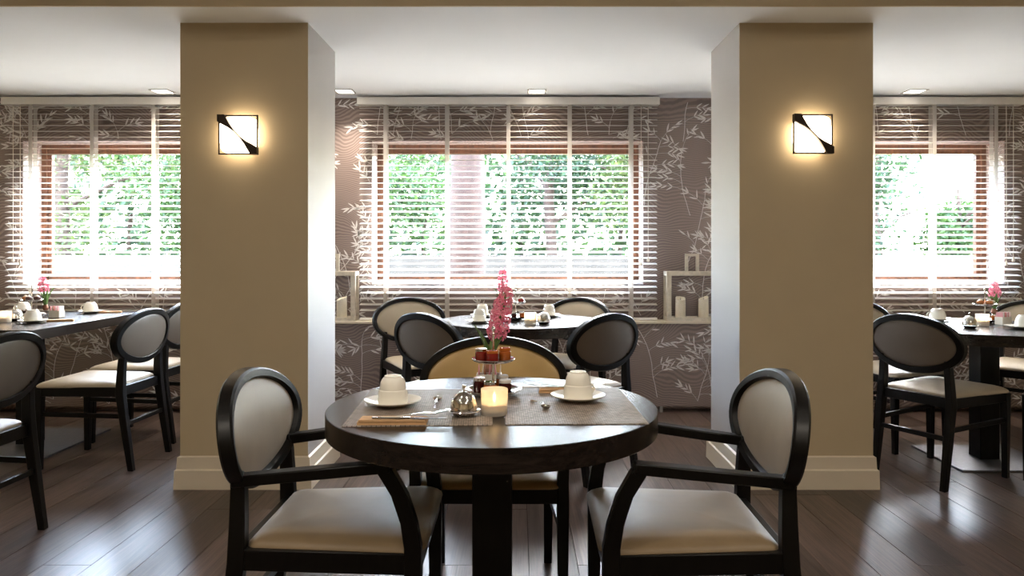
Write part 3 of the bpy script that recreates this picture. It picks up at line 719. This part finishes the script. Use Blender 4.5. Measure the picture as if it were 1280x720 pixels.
def hyacinth(x, y, label, lean=(.03, 0), h=.31, seed=1, bl=.13, vase=True, rz=0):
    rr = random.Random(seed)
    t = thing('hyacinth', label, 'flower', (x, y, TZ), rz, 'pink hyacinths in small glasses')
    if vase:
        part('vase', 'hy_vase', lambda: MB().lathe([(0, 0), (.026, 0), (.030, .004), (.027, .03), (.022, .055), (.026, .075), (.0245, .075), (.0205, .055), (.0255, .03), (.027, .006), (0, .005)], 28), 'cylglass', t)
        part('bulb', 'hy_bulb', lambda: MB().lathe([(0, .028), (.014, .032), (.019, .046), (.014, .064), (.006, .076), (0, .076)], 16), 'brownpaper', t)
    ax = lambda z: Vector((lean[0]*(z/h)**1.4, lean[1]*(z/h)**1.4, z))
    obj('stem', MB().tube([ax(.06+(h-.06)*i/8) for i in range(9)], [.0062]*6+[.005, .004, .002], 8), 'stem', t)
    k = MB(); nf = int(bl/.0021)
    for i in range(nf):
        f = i/nf; z = h-bl+bl*f; a = i*2.399963; R = .033*(1-.45*max(0, f-.55)/.45)*(0.85+.3*rr.random())*(1-.25*max(0, .12-f)/.12)
        d = Vector((math.cos(a), math.sin(a), rr.uniform(-.25, .35)+max(0, f-.7)*2)).normalized()
        c = ax(z)+d*R; u = d.orthogonal().normalized(); w = d.cross(u); L = .0165*(1-.35*f)
        k.tube([ax(z), c-d*.002], [.0012, .0024], 5)
        for j in range(6):
            b = 2*PI*j/6+rr.random()*.3; p = (u*math.cos(b)+w*math.sin(b)); q = d.cross(p)
            pts = [c, c+p*L*.55+q*L*.24+d*L*.15, c+p*L-d*L*.25, c+p*L*.55-q*L*.24+d*L*.15]
            base = len(k.v); k.v += [tuple(v) for v in pts]; k.f += [(base, base+1, base+2), (base, base+2, base+3)]
    obj('bloom', k.mesh('bloom', 0), 'petal', t, kind='stuff')
    for j in range(6):
        a = j*PI/3+rr.random()*.6; L = rr.uniform(.10, .15); k = MB(); rg = []
        out = Vector((math.cos(a), math.sin(a), 0)); sd_ = Vector((-math.sin(a), math.cos(a), 0))
        for i in range(7):
            f = i/6; c = Vector((0, 0, .06))+out*(.006+.045*f**1.6)+Vector((0, 0, L*f*(1-.12*f))); w = .009*math.sin(PI*min(1, .25+f*.75))+.0012
            rg.append([c-sd_*w, c+out*.0025, c+sd_*w, c+out*.0045-sd_*0])
        k.rings(rg); obj('leaf', k, 'stem', t)
    return t

# --- front table
placemat(-.262, 2.072, .375, .478, math.radians(2.5), 'woven taupe placemat under the left cup of the front table')
placemat(.142, 2.092, .362, .488, math.radians(1.5), 'woven taupe placemat under the right cup of the front table')
MZ = TZ+.0026
saucer(-.352, 2.066, 'white saucer on the left placemat of the front table', MZ); cup(-.352, 2.066, 'cream upturned cup on the left placemat of the front table', 0, 2.4, MZ+.0065)
saucer(.173, 2.137, 'white saucer on the right placemat of the front table', MZ); cup(.173, 2.137, 'cream upturned cup on the right placemat of the front table', 0, .6, MZ+.0065)
pouch(-.317, 1.868, math.radians(1), 'tan folded napkin holding cutlery near the front edge of the table', z=MZ)
knife(-.272, 1.846, 0, 'steel knife sticking out of the front tan napkin', z=MZ+.013)
fork(-.262, 1.878, math.radians(12), 'steel fork reaching from the front tan napkin towards the cloche', z=MZ+.0135, tilt=-.06)
spoon(-.233, 2.085, math.radians(92), 'teaspoon lying upright beside the left cup of the front table', MZ)
pouch(.150, 2.268, math.radians(-3), 'tan folded napkin behind the right cup of the front table', w=.06, z=MZ)
knife(.085, 2.262, math.radians(180), 'steel knife sticking out of the far tan napkin towards the stand', z=MZ+.0125)
fork(.10, 2.285, math.radians(172), 'steel fork beside the far knife in the tan napkin', z=MZ+.0125, tilt=-.05)
spoon(.058, 2.068, math.radians(-70), 'teaspoon lying between the candle and the right cup', MZ, )
cloche(-.144, 1.945, 'chrome domed butter dish beside the candle on the front table', .93)
candle(-.064, 1.962, 'lit tealight in frosted glass on the front table', .08)
SX, SY = -.075, 2.205
stand(SX, SY, 'two-tier chrome stand with preserves on the front table')
jar(SX-.042, SY-.012, TZ+.0155, 'jam', 'chrome', 'small dark jam jar at the left of the lower tier, front table', .0175, .040)
jar(SX-.008, SY-.046, TZ+.0155, 'honey', 'chrome', 'small amber honey jar at the front of the lower tier, front table', .019, .034)
jar(SX+.036, SY-.026, TZ+.0155, 'jam', 'whitepaper', 'dark jam jar with white lid on the lower tier, front table', .019, .036)
jar(SX+.026, SY+.030, TZ+.0155, 'honey', 'whitepaper', 'honey jar with white lid at the back of the lower tier, front table', .019, .040)
jar(SX-.036, SY-.006, TZ+.1075, 'redjam', 'chrome', 'red jam jar at the left of the upper tier, front table', .018, .034)
jar(SX-.002, SY-.036, TZ+.1075, 'redjam', 'honey', 'red jam jar at the front of the upper tier, front table', .018, .032)
jar(SX+.034, SY-.008, TZ+.1075, 'honey', 'honey', 'amber jar at the right of the upper tier, front table', .018, .036)
sugar_holder(SX-.018, 2.345, 0, 'behind the stand on the front table')
hyacinth(SX-.018, 2.445, 'pink hyacinth in a small glass on the front table', (.055, 0), .307, 3, .160)

# --- table under the middle window
def on(px, py): return at(px, py, TZ)
def put(px, py): x, y = on(px, py); return x, y
x, y = -.235, 4.42; saucer(x, y, 'white saucer at the left of the middle window table'); cup(x, y, 'white upturned cup at the left of the middle window table', 0, 2)
x, y = -.235, 4.80; saucer(x, y, 'white saucer at the far left of the middle window table'); cup(x, y, 'white upturned cup at the far left of the middle window table', 0, 2)
x, y = .20, 4.80; saucer(x, y, 'white saucer at the far right of the middle window table'); cup(x, y, 'white upturned cup at the far right of the middle window table', 0, 1)
candle(.070, 4.33, 'lit tealight in frosted glass on the middle window table', .1)
cloche(.150, 4.34, 'chrome domed butter dish on the middle window table')
stand(-.018, 4.60, 'two-tier chrome stand on the middle window table')
pastry(-.018+.035, 4.60-.01, TZ+.1075, 'redjam', 'red topped cake at right of the upper tier, middle window table'); pastry(-.018-.03, 4.60-.02, TZ+.1075, 'cream', 'cream cake at left of the upper tier, middle window table')
jar(-.018+.04, 4.57, TZ+.0155, 'honey', 'chrome', 'honey jar on the lower tier, middle window table'); jar(-.018-.01, 4.55, TZ+.0155, 'jam', 'chrome', 'dark jam jar on the lower tier, middle window table')
sugar_holder(-.135, 4.50, .1, 'on the middle window table', 6)
hyacinth(-.10, 4.72, 'pink hyacinth in a small glass on the middle window table', (.0, 0), .31, 4, .13)

# --- rectangular table
x, y = on(41, 403.5); saucer(x, y, 'white saucer nearest on the rectangular table'); cup(x, y, 'white upturned cup nearest on the rectangular table', 1, PI)
x, y = on(113, 391.5); saucer(x, y, 'white saucer at the far corner of the rectangular table'); cup(x, y, 'white upturned cup at the far corner of the rectangular table', 1, PI)
x, y = on(29, 391.5); saucer(x, y, 'white saucer behind the stand on the rectangular table'); cup(x, y, 'white upturned cup behind the stand on the rectangular table', 1, PI)
x, y = on(76, 401.5); pouch(x, y, math.radians(25), 'tan napkin beside the nearest cup of the rectangular table', .14)
x, y = on(138, 391); pouch(x, y, math.radians(25), 'tan napkin at the far corner of the rectangular table', .14)
x, y = on(6, 403.0); candle(x, y, 'lit tealight in frosted glass on the rectangular table', .1)
x, y = on(20, 401.0); cloche(x, y, 'chrome domed butter dish on the rectangular table')
x, y = on(40, 396.5); stand(x, y, 'two-tier chrome stand with cakes on the rectangular table'); X0, Y0 = x, y
pastry(x-.034, y-.012, TZ+.1075, 'pastry', 'golden cake at left of the upper tier, rectangular table'); pastry(x+.004, y-.036, TZ+.1075, 'choc', 'chocolate cake at front of the upper tier, rectangular table'); pastry(x+.036, y-.005, TZ+.1075, 'choc', 'chocolate cake at right of the upper tier, rectangular table')
jar(x+.035, y-.03, TZ+.0155, 'jam', 'chrome', 'dark jam jar on the lower tier, rectangular table'); jar(x-.03, y-.03, TZ+.0155, 'choc', 'chrome', 'brown jar on the lower tier, rectangular table')
x, y = on(71, 396.5); sugar_holder(x, y, -.2, 'on the rectangular table')
x, y = on(57, 393.5); hyacinth(x, y, 'pink hyacinth in a small glass on the rectangular table', (-.02, 0), .245, 5, .085)

# --- table beyond the right pillar
x, y = on(1172, 401.0); saucer(x, y, 'white saucer at the left of the right hand table'); cup(x, y, 'white upturned cup at the left of the right hand table', 1, PI)
x, y = on(1276, 411.0); saucer(x, y, 'white saucer at the picture edge on the right hand table'); cup(x+.02, y, 'white upturned cup cut by the right picture edge', 1, 0)
x, y = on(1212, 410.5); cloche(x, y, 'chrome domed butter dish on the right hand table', 1.0)
x, y = on(1228, 407.5); candle(x, y, 'lit tealight in frosted glass on the right hand table', .1)
x, y = on(1231, 403.5); stand(x, y, 'two-tier chrome stand with cakes on the right hand table')
pastry(x-.034, y-.012, TZ+.1075, 'pastry', 'golden cake at left of the upper tier, right hand table'); pastry(x+.004, y-.036, TZ+.1075, 'pastry', 'golden cake at front of the upper tier, right hand table'); pastry(x+.038, y-.003, TZ+.1075, 'cream', 'cream cake at right of the upper tier, right hand table')
jar(x+.04, y-.03, TZ+.0155, 'honey', 'chrome', 'honey jar on the lower tier, right hand table'); jar(x-.035, y-.02, TZ+.0155, 'jam', 'whitepaper', 'dark jam jar on the lower tier, right hand table')
x, y = on(1254, 405.5); sugar_holder(x, y, .4, 'on the right hand table')
x, y = on(1243, 399.5); hyacinth(x, y, 'pink hyacinth in a small glass on the right hand table', (.0, 0), .225, 6, .08)
x, y = on(1259, 410); spoon(x, y, .2, 'teaspoon beside the packet holder on the right hand table', TZ+.0002)

# ------------------------------------------------------------------ lanterns with pillar candles on the ledge
def lantern(cx, w, where):
    t = thing('lantern', 'limed wooden lantern frame on the ledge '+where, 'lantern', (cx, 5.464, LEDGE_Z), 0, 'wooden lantern frames on the ledge')
    d, h, p = .13, .365, .036
    for sx in (-1, 1):
        for sy in (-1, 1):
            part('post', 'ln_post', lambda: MB().b2(-p/2, p/2, -.008, .008, .02, h-.03), 'whitewood', t, loc=(sx*(w/2-p/2), sy*(d/2-.008), 0), bevel=.002)
    for z0, z1, nm in ((0, .026, 'bottom_rail'), (h-.032, h, 'top_rail')):
        for sy in (-1, 1):
            part(nm, ('ln_rail', w, nm), lambda: MB().b2(-w/2, w/2, -.0085, .0085, z0, z1), 'whitewood', t, loc=(0, sy*(d/2-.0085), 0), bevel=.002)
        for sx in (-1, 1):
            part(nm, ('ln_cross', nm), lambda: MB().b2(-p/2, p/2, -d/2+.017, d/2-.017, z0, z1), 'whitewood', t, loc=(sx*(w/2-p/2), 0, 0))
    part('floor_board', ('ln_board', w), lambda: MB().b2(-w/2+p, w/2-p, -d/2+.017, d/2-.017, .004, .016), 'whitewood', t)
    for sx in (-1, 1):
        part('handle_post', 'ln_hp', lambda: MB().b2(-.011, .011, -.012, .012, h, h+.11), 'whitewood', t, loc=(sx*.04, 0, 0))
    part('handle_bar', 'ln_hb', lambda: MB().b2(-.051, .051, -.012, .012, h+.11, h+.13), 'whitewood', t)
    for k, dx in enumerate((-w/2+.115, w/2-.115)):
        g = obj('hurricane_glass', MB().lathe([(0, 0), (.044, 0), (.045, .002), (.045, .175), (.043, .175), (.043, .004), (0, .003)], 30), 'cylglass', None, loc=(cx+dx, 5.464, LEDGE_Z+.017))
        tag(g, '%s clear glass cylinder in the lantern %s' % (('left', 'right')[k], where), 'glass', 'glass cylinders in the lanterns')
        c = thing('pillar_candle', '%s cream pillar candle in the lantern %s' % (('left', 'right')[k], where), 'candle', (cx+dx, 5.464, LEDGE_Z+.0215), 0, 'cream pillar candles in the lanterns')
        rr = random.Random(k+int(cx*10)); N = 20; rg = []
        for z, r in ((0, .0365), (.005, .038), (.08, .0375), (.125, .037)): rg.append([(r*math.cos(2*PI*i/N), r*math.sin(2*PI*i/N), z) for i in range(N)])
        rg.append([(.036*math.cos(2*PI*i/N), .036*math.sin(2*PI*i/N), .140+.014*math.sin(2*PI*i/N+k)+.006*rr.random()) for i in range(N)])
        rg.append([(.026*math.cos(2*PI*i/N), .026*math.sin(2*PI*i/N), .130) for i in range(N)])
        obj('wax', MB().rings(rg), 'wax', c); obj('wick', MB().tube([(0, 0, .129), (.001, 0, .146)], .0012, 6), 'sub', c)
lantern(1.088+.20, .40, 'at the right of the middle window')
lantern(-1.196-.185, .37, 'at the left of the middle window')

# ------------------------------------------------------------------ garden beyond the glass
obj('ground', MB().b2(-40, 40, FRAME_Y+.07, 60, -.35, -.25), 'lawn', kind='structure')
obj('terrace', MB().b2(-16, 16, FRAME_Y+.07, 10.0, -.25, -.20), 'terrace', kind='structure')
gw = obj('garden_wall', MB().b2(-14, 14, 10.4, 10.65, -.25, 1.12), 'gardenwall', kind='structure')
def tree(x, y, h, cr, cz, mat, label, nleaf=5200, trunk=.16, seed=1, leafsize=.10, squash=.8, bushy=False):
    rr = random.Random(seed); t = thing('garden_tree' if not bushy else 'garden_shrub', label, 'tree' if not bushy else 'shrub', (x, y, -.25), 0, 'trees and shrubs outside the windows')
    if not bushy:
        k = MB(); k.tube([(0, 0, 0), (.03, 0, h*.25), (-.04, .02, h*.5), (.03, 0, h*.75), (0, 0, h)], [trunk*1.25, trunk, trunk*.9, trunk*.6, trunk*.2], 12); obj('trunk', k, 'bark', t)
        for j in range(5):
            a = j*1.26+rr.random(); z0 = h*(.42+.09*j)
            obj('branch', MB().tube([(0, 0, z0), (math.cos(a)*cr*.4, math.sin(a)*cr*.4, z0+cr*.25), (math.cos(a)*cr*.8, math.sin(a)*cr*.8, z0+cr*.35)], [trunk*.4, trunk*.25, trunk*.08], 7), 'bark', t)
    else:
        for j in range(4):
            a = j*1.57+.4; obj('stem', MB().tube([(.05*math.cos(a), .05*math.sin(a), 0), (cr*.3*math.cos(a), cr*.3*math.sin(a), cz+.2)], [.018, .008], 6), 'bark', t)
    k = MB(); blobs = []
    for j in range(16):
        d = Vector((rr.gauss(0, 1), rr.gauss(0, 1), rr.gauss(0, 1))).normalized()*rr.random()**.4*cr*.75; blobs.append((Vector((d.x, d.y, cz+.25+d.z*squash)), cr*rr.uniform(.25, .45)))
    for i in range(nleaf):
        c, r = rr.choice(blobs); d = Vector((rr.gauss(0, 1), rr.gauss(0, 1), rr.gauss(0, 1))).normalized(); p = c+d*r*rr.random()**.35
        if p.z < .05: continue
        n_ = Vector((rr.gauss(0, 1), rr.gauss(0, 1), rr.gauss(.6, .8))).normalized(); u = n_.orthogonal().normalized(); a = rr.random()*6.28; w = n_.cross(u); e = u*math.cos(a)+w*math.sin(a); f = n_.cross(e); L = leafsize*rr.uniform(.6, 1.3)
        b = len(k.v); k.v += [tuple(p-e*L*.5), tuple(p+f*L*.24+n_*L*.06), tuple(p+e*L*.5), tuple(p-f*L*.24+n_*L*.06)]; k.f += [(b, b+1, b+2), (b, b+2, b+3)]
    me = bpy.data.meshes.new('foliage'); me.from_pydata(k.v, [], k.f); obj('foliage', me, mat, t, kind='stuff')
    return t
tree(-.62, 8.6, 9.5, 2.0, 8.4, 'foliage', 'tree with a thick pale trunk outside the middle window', 5000, .20, 1)
tree(-2.3, 11.6, 4.5, 1.7, 2.3, 'foliage', 'bright green tree left of the pale trunk beyond the middle window', 6500, .10, 2)
tree(.55, 12.4, 4.5, 1.5, 2.5, 'foliage3', 'deep green tree right of the pale trunk beyond the middle window', 6500, .10, 3)
tree(2.1, 11.8, 4.0, 1.3, 2.4, 'foliage2', 'yellow green tree at the right side of the middle window', 5000, .09, 4)
tree(-7.3, 11.8, 5.0, 2.0, 2.7, 'foliage2', 'yellow green tree at the left side of the left window', 7500, .11, 5)
tree(-5.0, 12.2, 5.0, 1.9, 2.4, 'foliage', 'bright green tree at the right side of the left window', 7500, .11, 6)
tree(5.75, 11.8, 4.0, 1.3, 2.0, 'foliage3', 'low green tree at the left side of the right window', 5000, .09, 7)
tree(6.75, 11.3, 2.4, .8, 1.55, 'foliage', 'low green tree at the right side of the right window', 4500, .08, 8)
tree(-3.6, 13.5, 5.5, 2.0, 3.0, 'foliage3', 'deep green tree far behind, between the left and middle windows', 6000, .12, 9)
for i, (x, y, r, mt, lb) in enumerate(((-7.4, 9.5, .7, 'foliage3', 'deep green shrub at the far left outside the left window'), (-5.8, 9.6, .55, 'foliage', 'rounded shrub outside the left window'), (-1.7, 9.7, .5, 'foliage3', 'rounded shrub left of the pale trunk'),
                                       (1.5, 9.7, .5, 'foliage', 'rounded shrub at the foot of the wall right of the pale trunk'), (6.2, 9.5, .6, 'foliage2', 'rounded yellow green shrub outside the right window'))):
    tree(x, y, 1, r, r*.75, mt, lb, 2600, .05, 40+i, .07, .8, True)

rr = random.Random(77); k = MB()
for i in range(17000):
    p = Vector((rr.uniform(-15, 5.6), 15+rr.uniform(-.6, .6), rr.uniform(-.2, 4.6+.5*math.sin(i))))
    n_ = Vector((rr.gauss(0, 1), rr.gauss(-.5, 1), rr.gauss(.6, .8))).normalized(); e = n_.orthogonal().normalized(); f = n_.cross(e); L = rr.uniform(.14, .30)
    b = len(k.v); k.v += [tuple(p-e*L*.5), tuple(p+f*L*.3), tuple(p+e*L*.5), tuple(p-f*L*.3)]; k.f += [(b, b+1, b+2), (b, b+2, b+3)]
hedge = thing('hedge', 'tall dense hedge closing off the garden behind the trees', 'hedge', (0, 0, 0))
me = bpy.data.meshes.new('foliage'); me.from_pydata(k.v, [], k.f); obj('foliage', me, 'foliage3', hedge, kind='stuff')
for x in range(-14, 6, 2): obj('stem', MB().tube([(x, 15, -.25), (x+.1, 15, 2), (x, 15, 4)], [.06, .05, .02], 7), 'bark', hedge)
